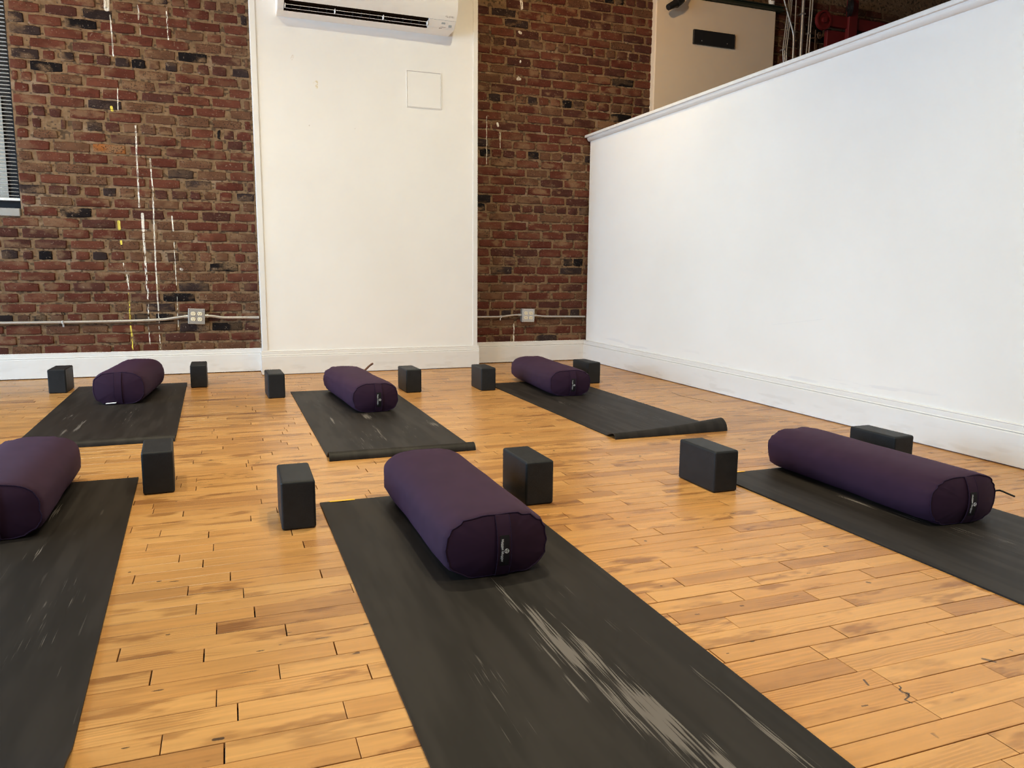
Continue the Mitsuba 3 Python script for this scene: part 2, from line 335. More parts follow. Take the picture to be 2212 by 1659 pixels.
for i, (k, a, b) in enumerate(planks):
    v, f, uv = plank_mesh(k, a, b)
    j = int(rng.integers(0, 4096)); uv = uv + 4.0 * np.array([j % 64, j // 64])
    if i in single: part(fl, 'plank', (v, f), 'wood_floor', False, uv=uv)
    else: rest_v.append(v); rest_f.append(f + n0); rest_uv.append(uv); n0 += len(v)
part(fl, 'planking', (np.vstack(rest_v), np.vstack(rest_f)), 'wood_floor', False, kind='stuff', uv=np.vstack(rest_uv))

# brick: courses of .0761 m, a header course every sixth
COURSE, Z0 = .0761, .435
def brick_mesh(x0, x1, zc, hh, r):
    w, h = x1 - x0, hh
    n_long = max(3, int(w / .045)); pts = []
    for sgn, xs in ((-1, np.linspace(x0, x1, n_long + 1)), (1, np.linspace(x1, x0, n_long + 1))):
        for q, x in enumerate(xs):
            end = q in (0, n_long)
            pts.append((x + (rng.uniform(.0, .009) * (1 if x == x0 else -1) if end else rng.uniform(-.006, .006)), zc + sgn * (h / 2 - rng.uniform(0, .0045) - (rng.uniform(.001, .006) if end else 0))))
    pts = np.array(pts); c = pts.mean(0); n = len(pts); d = rng.uniform(.005, .011)
    t = rng.uniform(-.0025, .0025)
    inner = c + (pts - c) * np.array([1 - .012 / w, 1 - .010 / h])
    yf = YW - d + t * (inner[:, 0] - c[0]) / w * 2 + rng.uniform(-.0012, .0012, n)
    v = np.vstack([np.c_[pts[:, 0], np.full(n, YW + .012), pts[:, 1]], np.c_[pts[:, 0], np.full(n, YW - d + .005), pts[:, 1]], np.c_[inner[:, 0], yf, inner[:, 1]], [[c[0], YW - d - .001, c[1]]]])
    f = []
    for ring in (0, n):
        for j in range(n):
            k = (j + 1) % n; f += [[ring + j, ring + k, ring + n + k], [ring + j, ring + n + k, ring + n + j]]
    for j in range(n): f.append([2 * n + j, 2 * n + (j + 1) % n, 3 * n])
    return v, np.array(f), np.tile(r, (len(v), 1))
def tone(header):
    u = rng.random()
    if header: r = rng.uniform(.86, 1 - .02) if u < .24 else rng.uniform(.55, .85) if u < .75 else rng.uniform(0, .55)
    else: r = rng.uniform(.86, .96) if u < .06 else rng.uniform(.72, .84) if u < .27 else rng.uniform(.0, .70)
    return np.array([r, rng.random()])
def add_brick(wall, x0, x1, i, fixed=None):
    if x1 - x0 < .03: return
    hd = i % 6 == 0
    r = tone(hd)
    if fixed is not None: r[0] = fixed
    v, f, uv = brick_mesh(x0, x1, Z0 + COURSE * i + rng.uniform(-.002, .002), .0655 + rng.uniform(-.003, .003), r)
    part(wall, 'brick', (v, f), 'brick_face', 25, uv=None) if False else part(wall, 'brick', (v, f), 'brick_face', True, uv=uv)
LEFT_BRICKS = {
    -3:[-1433,-1241,-1233,-1012,-999,-792,-780,-598,-585,-470,-456,-304,-290,-69,-50,158,177,262],
    -2:[-1613,-1388,-1380,-1159,-1134,-898,-890,-659,-641,-448,-430,-209,-190,38,47,262],
    -1:[-1456,-1231,-1206,-993,-977,-800,-783,-559,-541,-332,-319,-99,-90,136,150,262],
    0:[-1510,-1400,-1384,-1297,-1281,-1193,-1177,-1087,-1067,-972,-955,-863,-838,-727,-702,-641,-628,-519,-484,-351,-333,-242,-224,-133,-114,-21,-3,101,124,262],
    1:[-1473,-1256,-1244,-1021,-1008,-782,-761,-563,-546,-338,-320,-92,-74,142,156,262],
    2:[-1582,-1357,-1334,-1118,-1085,-904,-887,-658,-641,-441,-423,-194,-176,37,51,262],
    3:[-1446,-1225,-1201,-1031,-1015,-799,-782,-563,-542,-454,-445,-321,-312,-94,-76,129,157,262],
    4:[-1575,-1350,-1338,-1123,-1071,-894,-873,-667,-649,-463,-441,-218,-196,20,38,262],
    5:[-1503,-1278,-1254,-1045,-1025,-802,-785,-572,-555,-336,-318,-110,-87,126,135,262],
    6:[-1445,-1335,-1315,-1245,-1221,-1125,-1105,-1008,-983,-893,-880,-776,-755,-658,-632,-529,-494,-415,-380,-292,-269,-175,-152,-66,-38,59,101,181,200,262],
    7:[-1422,-1255,-1239,-1031,-1015,-792,-771,-555,-533,-328,-306,-94,-71,137,151,262],
    8:[-1549,-1324,-1308,-1078,-1054,-883,-867,-644,-632,-429,-407,-177,-163,52,65,262],
    9:[-1419,-1193,-1177,-944,-927,-712,-687,-486,-443,-245,-227,-10,9,209,223,262],
    10:[-1289,-1076,-1064,-861,-836,-614,-597,-382,-364,-142,-124,86,114,262],
    11:[-1298,-1203,-1179,-976,-961,-735,-715,-503,-487,-273,-256,-45,-28,153,171,262],
    12:[-1300,-1139,-1124,-1023,-1007,-920,-900,-796,-779,-690,-673,-566,-549,-457,-440,-347,-325,-217,-200,-121,-104,-15,12,101,129,262],
    13:[-1298,-1192,-1169,-978,-951,-742,-714,-495,-474,-257,-227,-38,-16,186,209,262],
    14:[-1296,-1086,-1067,-846,-822,-611,-586,-369,-343,-162,-140,67,90,262],
    15:[-1291,-1204,-1181,-968,-952,-733,-705,-478,-453,-279,-262,-31,-9,197,215,262],
    16:[-1293,-1091,-1072,-841,-825,-610,-582,-373,-348,-159,-137,74,96,262],
    17:[-1291,-1212,-1193,-1036,-946,-732,-707,-511,-490,-272,-246,-33,-16,51,82,194,212,262],
    18:[-1293,-1210,-1191,-1134,-1019,-980,-949,-874,-855,-751,-735,-638,-622,-523,-507,-403,-390,-293,-272,-173,-165,-12,10,41,58,134,148,260],
    19:[-1287,-1204,-1186,-1102,-1083,-1006,-956,-730,-706,-494,-474,-268,-247,-35,-18,191,209,259],
    20:[-1296,-1089,-1074,-853,-837,-621,-601,-349,-315,-140,-127,78,109,262],
    21:[-1283,-1193,-1178,-1065,-1049,-965,-949,-753,-741,-515,-490,-269,-256,-28,-11,193,211,260],
    22:[-1292,-1251,-1240,-1165,-1147,-1071,-1059,-858,-843,-628,-612,-395,-374,-154,-137,76,107,259],
    23:[-1297,-1194,-1179,-974,-954,-739,-720,-522,-498,-303,-261,-56,-39,177,195,257],
    24:[-1288,-1117,-1098,-1015,-988,-899,-876,-778,-766,-671,-651,-554,-542,-448,-428,-349,-324,-236,-219,-125,-104,-22,0,100,140,260],
    25:[-1290,-1201,-1171,-944,-913,-706,-686,-481,-456,-249,-228,-32,-6,210,227,259],
    26:[-1284,-1091,-1076,-839,-815,-626,-610,-391,-374,-148,-114,72,94,257],
    27:[-1286,-1190,-1171,-965,-945,-748,-728,-501,-472,-262,-245,-46,-29,71,97,256],
    28:[-1280,-1088,-1065,-860,-829,-645,-613,-411,-390,-157,-140,70,92,259],
    29:[-1285,-1171,-1157,-977,-962,-746,-723,-668,-644,-508,-484,-271,-250,0,26,196,213,257],
    30:[-1283,-1203,-1188,-1107,-1092,-1010,-994,-911,-896,-811,-788,-702,-687,-600,-584,-496,-480,-390,-366,-275,-259,-167,-150,-57,-40,55,72,168,186,256],
}
wl = struct('wall_back_left', 'old red brick wall with paint runs, left of the white plaster chase', cat([box(-1.30, .35, YW, YW + .30, 0, 3.2), box(-4.2, -1.30, YW, YW + .30, 0, 1.165)]), 'mortar')
SPECIAL = {(16, -825): .995, (10, -1064): .935, (25, -228): .95, (22, -858): .94, (27, -945): .94, (28, -829): .93, (20, -601): .80, (14, -343): .9, (9, -443): .78, (8, -632): .79, (13, -227): .88, (9, -687): .5}
for i, L in LEFT_BRICKS.items():
    for a, b in zip(L[::2], L[1::2]):
        if i >= 10 and b < -1180 and a < -1302: a = -1302
        if i >= 28 and b < -900 + 500 * (i - 29): continue
        add_brick(wl, a / 1000, b / 1000, i, SPECIAL.get((i, a)))
# the wall goes on under the window and past the frame's left edge
for i in range(-3, 10):
    L = LEFT_BRICKS[i]; x = min(L) / 1000 - .014
    while x > -1.62:
        w = (.105 if i % 6 == 0 else .222) + rng.uniform(-.008, .006); add_brick(wl, x - w, x, i); x -= w + .013
wr = struct('wall_back_right', 'old red brick wall between the white chase and the white partition', box(1.9, 3.76, YW, YW + .30, 0, 3.5), 'mortar')
for i in range(-3, 39):
    z = Z0 + COURSE * i
    xr = 3.20 if z < 1.86 else 3.735
    hd = i % 6 == 0
    x = 1.985 - (rng.uniform(0, .09) if hd else (.0 if i % 2 else .115) + rng.uniform(0, .03))
    while x < xr:
        w = (.100 if hd else .212) + rng.uniform(-.010, .010)
        a, b = max(x, 1.985), min(x + w, 3.735)
        if z < 3.0 + .17 * (a - 2) : add_brick(wr, a, b, i)
        x += w + rng.uniform(.009, .019)
wf = struct('wall_back_far', 'dim brick wall behind the pipes, beyond the partition', box(4.9, 8.0, YW, YW + .30, 0, 3.9), 'mortar')
for i in range(30, 40):
    hd = i % 6 == 0
    x = 5.03 - (rng.uniform(0, .09) if hd else (.0 if i % 2 else .115))
    while x < 6.55:
        w = (.100 if hd else .212) + rng.uniform(-.010, .010); add_brick(wf, max(x, 5.03), x + w, i); x += w + rng.uniform(.010, .018)

# the other sides of the room, the ceiling, and the windows of the left wall
struct('ceiling', 'high painted ceiling', box(ROOM_X0, ROOM_X1, ROOM_Y0, YW + .3, CEIL_Z, CEIL_Z + .1), 'ceiling_paint')
struct('wall_rear', 'plain wall behind the viewer', box(ROOM_X0, ROOM_X1, ROOM_Y0 - .2, ROOM_Y0, 0, CEIL_Z), 'plaster_plain')
struct('wall_far_right', 'plain wall of the next room', box(ROOM_X1, ROOM_X1 + .2, ROOM_Y0, YW + .3, 0, CEIL_Z), 'dim_wall')
wleft = mani(box(ROOM_X0 - .25, ROOM_X0, ROOM_Y0, YW + .3, 0, CEIL_Z))
WIN = [(.2, 1.7), (2.4, 3.9), (4.5, 5.9)]
WZ0, WZ1 = .55, 2.55
for a, b in WIN: wleft -= mani(box(ROOM_X0 - .4, ROOM_X0 + .1, a, b, WZ0, WZ1))
struct('wall_left', 'plain wall with tall daylit windows', to_tm(wleft), 'plaster_plain')
for n, (a, b) in enumerate(WIN):
    w = struct(f'window_{n + 2}', 'tall window full of daylight')
    part(w, 'frame', cat([box(ROOM_X0 - .16, ROOM_X0 - .10, a, a + .05, WZ0, WZ1), box(ROOM_X0 - .16, ROOM_X0 - .10, b - .05, b, WZ0, WZ1), box(ROOM_X0 - .16, ROOM_X0 - .10, a + .05, b - .05, WZ0, WZ0 + .05),
                          box(ROOM_X0 - .16, ROOM_X0 - .10, a + .05, b - .05, WZ1 - .05, WZ1), box(ROOM_X0 - .15, ROOM_X0 - .11, a + .05, b - .05, (WZ0 + WZ1) / 2 - .02, (WZ0 + WZ1) / 2 + .02)]), 'window_frame_paint', False)
    k = part(w, 'pane', trimesh.Trimesh([[ROOM_X0 - .17, a, WZ0], [ROOM_X0 - .17, b, WZ0], [ROOM_X0 - .17, b, WZ1], [ROOM_X0 - .17, a, WZ1]], [[0, 1, 2], [0, 2, 3]], process=False), 'gap_dark', False)
    scene[k]['emitter'] = {'type': 'area', 'radiance': rgb(*[DAY_L * c for c in DAY])}
# brick reveal over the left wall's end of the brick wall (the strip of wall beyond the window opening)
struct('wall_back_corner', 'brick wall beyond the window at the left', cat([box(-4.2, -2.3, YW, YW + .30, 1.165, 3.2), box(-4.2, .30, YW, YW + .3, 3.2, CEIL_Z), box(-2.3, -1.30, YW, YW + .3, 2.95, 3.2), box(.30, 8.0, YW, YW + .3, 3.9, CEIL_Z), box(.25, 5.0, YW + .005, YW + .3, 3.2, 3.95)]), 'mortar')

# ------------------------------------------------------------------ white chase with its trim
CX0, CX1, CY = .266, 1.990, 6.083
struct('wall_chase', 'cream plaster chase boxed out between the two brick walls', box(CX0 + .006, CX1 - .006, CY, YW + .05, 0, CEIL_Z), 'plaster')
for n, (x0, x1) in enumerate(((CX0, CX0 + .040), (CX1 - .040, CX1))):
    poly = [(x0, 0.185), (x1, .185), (x1, CEIL_Z), (x0, CEIL_Z)]
    edge = x0 if n == 0 else x1
    s = 1 if n == 0 else -1
    m = cat([rbox(x0, x1, CY - .008, CY + .001, .184, CEIL_Z, .0025), rbox(min(edge, edge + s * .007), max(edge, edge + s * .007), CY - .008, CY + .035, .184, CEIL_Z, .0025)])
    struct(f'trim_{n + 1}', ['white corner strip down the left edge of the plaster chase', 'white corner strip down the right edge of the plaster chase'][n], m, 'trim_paint', 30)
def base_profile(y):
    return [(y, .006), (y + .018, .006), (y + .018, .187), (y + .012, .187), (y + .009, .1855), (y + .0075, .182), (y + .0105, .1785), (y + .0070, .176), (y + .0062, .156), (y + .0030, .151), (y + .0080, .1480), (y + .0015, .1455), (y, .142)]
struct('baseboard_back_left', 'white baseboard under the left brick wall', extrude_x(base_profile(6.318), -4.2, CX0), 'trim_paint', 20)
struct('baseboard_back_right', 'white baseboard under the right brick wall', extrude_x(base_profile(6.318), CX1, XP), 'trim_paint', 20)
struct('baseboard_chase', 'white baseboard wrapped around the foot of the plaster chase', cat([extrude_x(base_profile(6.064), CX0 - .008, CX1 + .012), box(CX0 - .008, CX0 + .006, 6.075, 6.335, .006, .146), box(CX0 - .003, CX0 + .006, 6.072, 6.335, .146, .187),
        box(CX1 - .006, CX1 + .012, 6.075, 6.335, .006, .146), box(CX1 - .006, CX1 + .007, 6.072, 6.335, .146, .187)]), 'trim_paint', 20)
# partition with cap rail and baseboard
PE = 6.300
struct('wall_right', 'long white half-height partition wall', box(XP, XP + .125, ROOM_Y0, PE, .0, 1.990), 'plaster_partition')
cap = [(XP - .040, 1.988), (XP - .038, 1.986), (XP + .163, 1.986), (XP + .165, 1.988), (XP + .165, 2.006), (XP + .162, 2.009), (XP - .037, 2.009), (XP - .040, 2.006)]
cove = [(XP, 1.952), (XP, 1.986), (XP - .026, 1.986), (XP - .0265, 1.976), (XP - .0235, 1.966), (XP - .017, 1.958), (XP - .009, 1.953)]
cv2 = [(XP + .125, 1.952), (XP + .134, 1.953), (XP + .142, 1.958), (XP + .1485, 1.966), (XP + .1515, 1.976), (XP + .151, 1.986), (XP + .125, 1.986)]
t3 = struct('trim_3', 'white cap rail along the top of the partition')
part(t3, 'cap_board', extrude_y(cap, ROOM_Y0, PE + .035), 'trim_paint', 20)
part(t3, 'cove_moulding', cat([extrude_y(cove[::-1], ROOM_Y0, PE + .012), extrude_y(cv2, ROOM_Y0, PE + .012)]), 'trim_paint', 30)
bp = [(XP - .018 - (6.30 - 6.30) + (y - 6.318), z) for y, z in base_profile(6.318)]
struct('baseboard_right', 'white baseboard along the foot of the partition', extrude_y(bp, ROOM_Y0, PE + .02)
       , 'trim_paint', 20)

# second chase, beyond the partition, with beam and pipes
struct('wall_chase_far', 'tan-lit plaster box on the brick beyond the partition', rbox(3.722, 5.028, 6.270, YW + .05, 0, 3.266, .012), 'tan_paint', 30)
struct('trim_4', 'dark green steel beam over the far plaster box', cat([box(3.6, 5.10, 6.235, YW + .02, 3.268, 3.276), box(3.6, 5.10, 6.262, 6.270, 3.276, 3.302), box(3.6, 5.10, 6.235, YW + .02, 3.300, 3.306)]), 'steel_green')

# window at the left edge, with its blind
w1 = struct('window_1', 'dark window with a thin-slatted blind at the left edge')
part(w1, 'sill', rbox(-2.34, -1.306, 6.322, YW + .28, 1.158, 1.212, .004), 'stone_sill', 30)
part(w1, 'frame', cat([box(-2.3, -1.300, 6.46, 6.50, 1.212, 1.30), box(-1.345, -1.300, 6.46, 6.50, 1.30, 2.95), box(-2.3, -2.25, 6.46, 6.50, 1.3, 2.95), box(-2.3, -1.3, 6.46, 6.5, 2.90, 2.95)]), 'night_black', False)
part(w1, 'pane', box(-2.26, -1.34, 6.475, 6.482, 1.29, 2.91), 'night_black', False)
part(w1, 'shade', box(-2.24, -1.392, 6.455, 6.459, 1.292, 1.985), 'grey_board', False)
part(w1, 'bottom_rail', rbox(-2.27, -1.306, 6.388, 6.412, 1.268, 1.287, .003), 'blind_white', 30)
z = 1.304
while z < 2.93:
    s = box(-2.27, -1.318, -.0115, .0115, -.0006, .0006); s.apply_transform(trimesh.transformations.rotation_matrix(math.radians(-3), [1, 0, 0])); s.apply_translation((0, 6.40, z))
    part(w1, 'slat', s, 'blind_white', False); z += .0258
# ------------------------------------------------------------------ things on the walls
def air_conditioner():
    a = thing('air_conditioner', 'white wall-mounted air conditioner at the top of the plaster chase', 'air conditioner')
    prof = [(CY, 2.625), (5.950, 2.625), (5.926, 2.6265), (5.905, 2.634), (5.859, 2.672), (5.840, 2.694), (5.823, 2.717), (5.810, 2.742), (5.803, 2.765), (5.798, 2.79), (5.797, 2.82), (5.797, 2.905), (5.800, 2.918), (5.810, 2.926), (CY, 2.926)]
    x0, x1 = .448, 1.747
    body = mani(extrude_x(prof, x0 + .004, x1 - .004))
    side = mani(extrude_x([(y + (.004 if y < CY else 0), z + (.003 if z < 2.7 else -.003)) for y, z in prof], x0, x1))
    cut = mani(extrude_x([(5.8575, 2.6735), (5.90, 2.70), (5.98, 2.685), (5.985, 2.640), (5.9385, 2.6255), (5.92, 2.60), (5.84, 2.62)], .492, 1.540))
    part(a, 'body', to_tm((body + side) - cut), 'white_plastic', 30)
    part(a, 'vent', cat([box(.4925, 1.5395, 5.960, 5.984, 2.645, 2.684), box(.4925, 1.5395, 5.905, 5.962, 2.676, 2.690), box(.4925, 1.5395, 5.948, 5.962, 2.632, 2.640)]), 'gap_dark', False)
    part(a, 'fin', cat([box(x - .0008, x + .0008, 5.912, 5.958, 2.640, 2.676) for x in np.arange(.545, 1.50, .062)]), 'black_plastic', False, kind='stuff')
    for y, z in ((5.888, 2.6545), (5.918, 2.6385)):
        v = box(.497, 1.535, -.009, .009, -.0011, .0011); v.apply_transform(trimesh.transformations.rotation_matrix(math.radians(24), [1, 0, 0])); v.apply_translation((0, y, z))
        part(a, 'vane', v, 'white_vane', False)
    for x in (.500, .846, 1.197, 1.531):
        part(a, 'vane_bracket', rbox(x - .003, x + .003, 5.884, 5.924, 2.637, 2.664, .0015, 6), 'white_vane', 30)
    n = np.array([0, -(.672 - .634), -(.905 - .859) * 1.0]); n = np.array([0, -.038, -.046]); n /= np.linalg.norm(n)
    up = np.array([0, 5.859 - 5.905, 2.672 - 2.634]); up /= np.linalg.norm(up)
    def on_face(x, t): return np.array([x, 5.882, 2.653]) + up * t
    def tag(x, t, w, h, mat, name, d=.0012):
        m = rbox(-w / 2, w / 2, -h / 2, h / 2, -.002, d, .0009, 6)
        M = np.eye(4); M[:3, 0], M[:3, 1], M[:3, 2], M[:3, 3] = (1, 0, 0), up, n, on_face(x, t) + n * .0
        if np.linalg.det(M[:3, :3]) < 0: M[:3, 0] *= -1
        m.apply_transform(M); part(a, name, m, mat, 30)
    tag(1.651, .004, .030, .016, 'display_grey', 'display')
    for i in range(4): tag(1.677 + .008 * (i % 2), .007 - .008 * (i // 2), .003, .003, 'print_grey', 'indicator_light')
    tag(1.706, -.014, .024, .020, 'display_grey', 'button', .003)
    for x, t, w in ((1.645, -.028, .024), (1.668, -.029, .014), (1.636, -.040, .024)): tag(x, t, w, .0035, 'print_grey', 'marking', .0004)
    up2 = np.array([0, 5.823 - 5.859, 2.717 - 2.672]); n2 = np.cross([1, 0, 0], up2); n2 /= np.linalg.norm(n2)
    part(a, 'lettering', lettering('FUJITSU', .011, .0008, np.array([1.658, 5.8445, 2.6900]) + n2 * .0004, (1, 0, 0), up2, True), 'print_grey', False)
    part(a, 'panel_seam', cat([box(1.542, x1 - .003, 5.858, 5.862, 2.6709, 2.672)]), 'display_grey', False)
air_conditioner()

ap = thing('access_panel', 'small square white access panel set in the plaster chase', 'access panel')
part(ap, 'frame', cat([rbox(1.407, 1.688, CY - .006, CY + .001, 2.066, 2.072, .002, 6), rbox(1.407, 1.688, CY - .006, CY + .001, 2.339, 2.345, .002, 6), rbox(1.407, 1.413, CY - .006, CY + .001, 2.066, 2.345, .002, 6), rbox(1.682, 1.688, CY - .006, CY + .001, 2.066, 2.345, .002, 6)]), 'trim_paint', 30)
part(ap, 'door', rbox(1.4145, 1.6805, CY - .0042, CY + .001, 2.0735, 2.3375, .002, 6), 'plaster', 30)

def outlet(x, z, label, tilt=0.0):
    o = thing('outlet_box', label, 'electrical outlet', 'metal outlet boxes on the brick')
    s = .0585
    def put(m):
        m = m.copy()
        m.apply_transform(trimesh.transformations.rotation_matrix(tilt, [0, 1, 0])); m.apply_translation((x, 0, z)); return m
    part(o, 'box', put(rbox(-s, s, YW - .050, YW + .002, -s, s, .006)), 'box_grey', 30)
    part(o, 'cover', put(rbox(-s - .001, s + .001, YW - .0555, YW - .048, -s - .001, s + .001, .003)), 'galvanised', 30)
    for sx in (-1, 1):
        for sz in (-1, 1):
            cx, cz = sx * .0235, sz * .0205
            r = part(o, 'receptacle', put(to_tm((m3.Manifold.cylinder(.006, .0172, .0168, 24).rotate((90, 0, 0)).translate((cx, YW - .0540, cz))) ^ m3.Manifold.cube((.04, .04, .0285), True).translate((cx, YW - .056, cz)))), 'ivory', 30)
            for q, hw in ((-.0063, .0045), (.0063, .0055)): part(r, 'slot', put(box(cx + q - .0011, cx + q + .0011, YW - .0606, YW - .0598, cz + .0025 - hw, cz + .0025 + hw)), 'gap_dark', False)
            part(r, 'slot', put(cyl((cx, YW - .0606, cz - .0085), (cx, YW - .0598, cz - .0085), .0024, 10)), 'gap_dark', 30)
    for sx in (-1, 1):
        for sz in (-1, 1): part(o, 'screw', put(cyl((sx * .050, YW - .0575, sz * .050), (sx * .050, YW - .054, sz * .050), .0042, 10)), 'box_grey', 30)
    return o
outlet(-.194, .444, 'square metal outlet box with four ivory sockets on the left brick wall', .045)
outlet(2.535, .4195, 'square metal outlet box with four ivory sockets on the brick beside the partition', .02)
def conduit(pts, r, label, straps=(), ends=()):
    c = thing('conduit', label, 'conduit pipe')
    p = smooth_path([(x, YW - .012 - r - d, z) for x, z, d in pts])
    part(c, 'pipe', tube(p, r, 12), 'galvanised', True)
    for x, z in straps: part(c, 'strap', cat([rbox(x - .007, x + .007, YW - .014 - 2 * r, YW + .001, z - r - .003, z + r + .003, .003, 6), rbox(x - .006, x + .006, YW - .014, YW + .001, z - r - .024, z - r, .002, 6)]), 'galvanised', 30)
    for x, z, d, dx in ends: part(c, 'connector', cyl((x, YW - .012 - r - d, z), (x + dx, YW - .012 - r - d, z), r + .0035, 14), 'galvanised', 30)
conduit([(-4.0, .412, 0), (-1.3, .4115, 0), (-.75, .412, 0), (-.44, .420, 0), (-.36, .431, .004), (-.30, .441, .008), (-.2505, .444, .008)], .0115, 'metal conduit running from the left frame edge to the left outlet box', [(-1.092, .410)], [(-.282, .4425, .008, .029)])
conduit([(-.1375, .447, .008), (-.09, .445, .006), (-.05, .438, .002), (-.01, .431, 0), (.08, .430, 0), (.262, .429, 0)], .0115, 'short metal conduit from the left outlet box into the white chase', (), [(-.137, .447, .008, .028)])
conduit([(1.992, .410, 0), (2.20, .409, 0), (2.29, .409, 0), (2.36, .418, .004), (2.41, .424, .008), (2.4775, .423, .008)], .0092, 'metal conduit from the white chase to the right outlet box', [(2.285, .409)], [(2.448, .423, .008, .028)])
conduit([(2.5925, .416, .008), (2.64, .414, .006), (2.70, .407, 0), (2.80, .405, 0), (3.112, .401, 0)], .0092, 'metal conduit from the right outlet box to the partition', (), [(2.593, .416, .008, .028)])

# beyond the partition
pl = thing('wall_plate', 'blank black rectangular plate on the tan plaster box beyond the partition', 'plate')
part(pl, 'plate', rbox(4.112, 4.558, 6.250, 6.271, 2.874, 3.0, .003, 6), 'black_plastic', 30)
for x, z in ((4.197, 2.906), (4.474, 2.909)): part(pl, 'screw', cyl((x, 6.2475, z), (x, 6.251, z), .004, 8), 'galvanised', 30)
lp = thing('spot_lamp', 'black spot lamp head hanging down at the top of the frame', 'lamp')
part(lp, 'head', cat([cyl((3.775, 6.16, 3.115), (3.865, 6.17, 3.165), .026, 20, .034), cyl((3.862, 6.17, 3.163), (3.93, 6.18, 3.205), .040, 20, .030)]), 'black_plastic', 30)
part(lp, 'arm', tube(smooth_path([(3.91, 6.18, 3.195), (3.97, 6.19, 3.24), (4.01, 6.2, 3.32), (4.02, 6.235, 3.42)]), .013, 10), 'black_plastic', True)
part(lp, 'bracket', rbox(3.97, 4.07, 6.225, 6.345, 3.40, 3.46, .006, 6), 'black_plastic', 30)
cup = thing('paper_cup', 'small pale cup with a dark mark standing on the green beam', 'cup')
part(cup, 'body', cyl((4.95, 6.25, 3.3062), (4.95, 6.25, 3.398), .027, 20, .034), 'paper_white', 30)
part(cup, 'mark', to_tm(m3.Manifold.cylinder(.020, .0302, .0318, 20).translate((4.95, 6.25, 3.336)) ^ m3.Manifold.cube((.034, .05, .05), True).translate((4.945, 6.22, 3.346))), 'rust_brown', 30)
wb = thing('wood_block', 'dark brown wooden offcut lying on the green beam', 'wood block', mesh=rbox(4.60, 4.73, 6.245, 6.33, 3.3062, 3.36, .004, 6), mat='rust_brown')
def pipe(pts, r, label, mat='galvanised', clamps=(), group=None):
    p = thing('pipe', label, 'pipe', group)
    part(p, 'tube', tube(smooth_path(pts), r, 10), mat, True)
    for (x, y, z) in clamps: part(p, 'clamp', rbox(x - r - .006, x + r + .006, y - r - .004, YW + .001, z - .008, z + .008, .003, 6), 'galvanised', 30)
YP = 6.285
G = 'thin vertical pipes in the bundle nearest the tan plaster box'
for dx, l in ((0, 'leftmost'), (.024, 'middle'), (.048, 'rightmost')):
    pipe([(5.183 + dx * .8, YP, 3.75), (5.175 + dx * .8, YP, 3.35), (5.148 + dx * .9, YP, 3.05), (5.138 + dx * .9, YP, 2.94), (5.148 + dx * .8, YP, 2.86), (5.175 + dx * .6, YP, 2.70)], .0062, l + ' thin grey pipe of the three in the bundle beside the tan plaster box', 'galvanised', [(5.148 + dx, YP, 2.94)] if dx == 0 else (), G)
pipe([(5.03, 6.265, 3.60), (5.098, 6.265, 3.379), (5.222, 6.265, 3.125), (5.241, 6.265, 3.07), (5.245, 6.265, 2.95), (5.252, 6.265, 2.6)], .0095, 'bent grey conduit slanting down past the bundle of thin pipes')
pipe([(5.263, YP, 3.75), (5.262, YP, 3.2), (5.279, YP, 2.6)], .0068, 'thin straight grey pipe right behind the bent conduit')
pipe([(5.345, YP, 3.75), (5.350, YP, 3.2), (5.353, YP, 2.6)], .0155, 'thickest grey pipe with a bright clamp', 'galvanised', [(5.350, YP, 3.285)])
G2 = 'pair of thin pipes left of the brown valve'
pipe([(5.433, YP, 3.75), (5.431, YP, 3.2), (5.424, YP, 3.05), (5.405, YP, 2.6)], .0065, 'left thin grey pipe of the clamped pair left of the brown valve', 'galvanised', [(5.436, YP, 3.118)], G2)
pipe([(5.463, YP, 3.75), (5.460, YP, 3.3), (5.452, YP, 3.1), (5.455, YP, 2.6)], .0080, 'right thin grey pipe of the clamped pair left of the brown valve', 'galvanised', (), G2)
va = thing('valve', 'rusty brown valve with a round handwheel on a thin pipe', 'valve')
part(va, 'stem', tube(smooth_path([(5.516, YP, 3.16), (5.519, YP, 3.0), (5.523, YP, 2.6)]), .0062, 10), 'rust_brown', True)
part(va, 'branch', cyl((5.470, YP, 3.078), (5.52, YP, 3.086), .006, 10), 'rust_brown', 30)
part(va, 'handwheel', to_tm((m3.Manifold.cylinder(.009, .032, .032, 24) - m3.Manifold.cylinder(.03, .022, .022, 24).translate((0, 0, -.01)) + m3.Manifold.cube((.054, .008, .009), True).translate((0, 0, .0045)) + m3.Manifold.cube((.008, .054, .009), True).translate((0, 0, .0045)) + m3.Manifold.cylinder(.02, .009, .009, 14)).rotate((90, 0, 18)).translate((5.548, YP - .015, 3.106))), 'rust_brown', 30)
fd = thing('fire_door', 'dark red sliding metal door with hanger wheels, half hidden by the partition', 'door')
part(fd, 'panel', rbox(5.60, 7.3, 6.215, 6.262, 2.2, 3.155, .008), 'red_paint', 30)
part(fd, 'track_bar', rbox(5.60, 7.5, 6.190, 6.235, 3.180, 3.285, .006), 'red_paint', 30)
part(fd, 'strap', rbox(5.812, 5.918, 6.165, 6.215, 2.75, 3.445, .006), 'red_paint', 30)
part(fd, 'wheel', to_tm((m3.Manifold.cylinder(.035, .088, .088, 36) - m3.Manifold.cylinder(.02, .070, .070, 36).translate((0, 0, .022)) + m3.Manifold.cylinder(.045, .030, .026, 24)).rotate((90, 0, 0)).translate((5.525, 6.215, 3.225))), 'red_paint', 30)
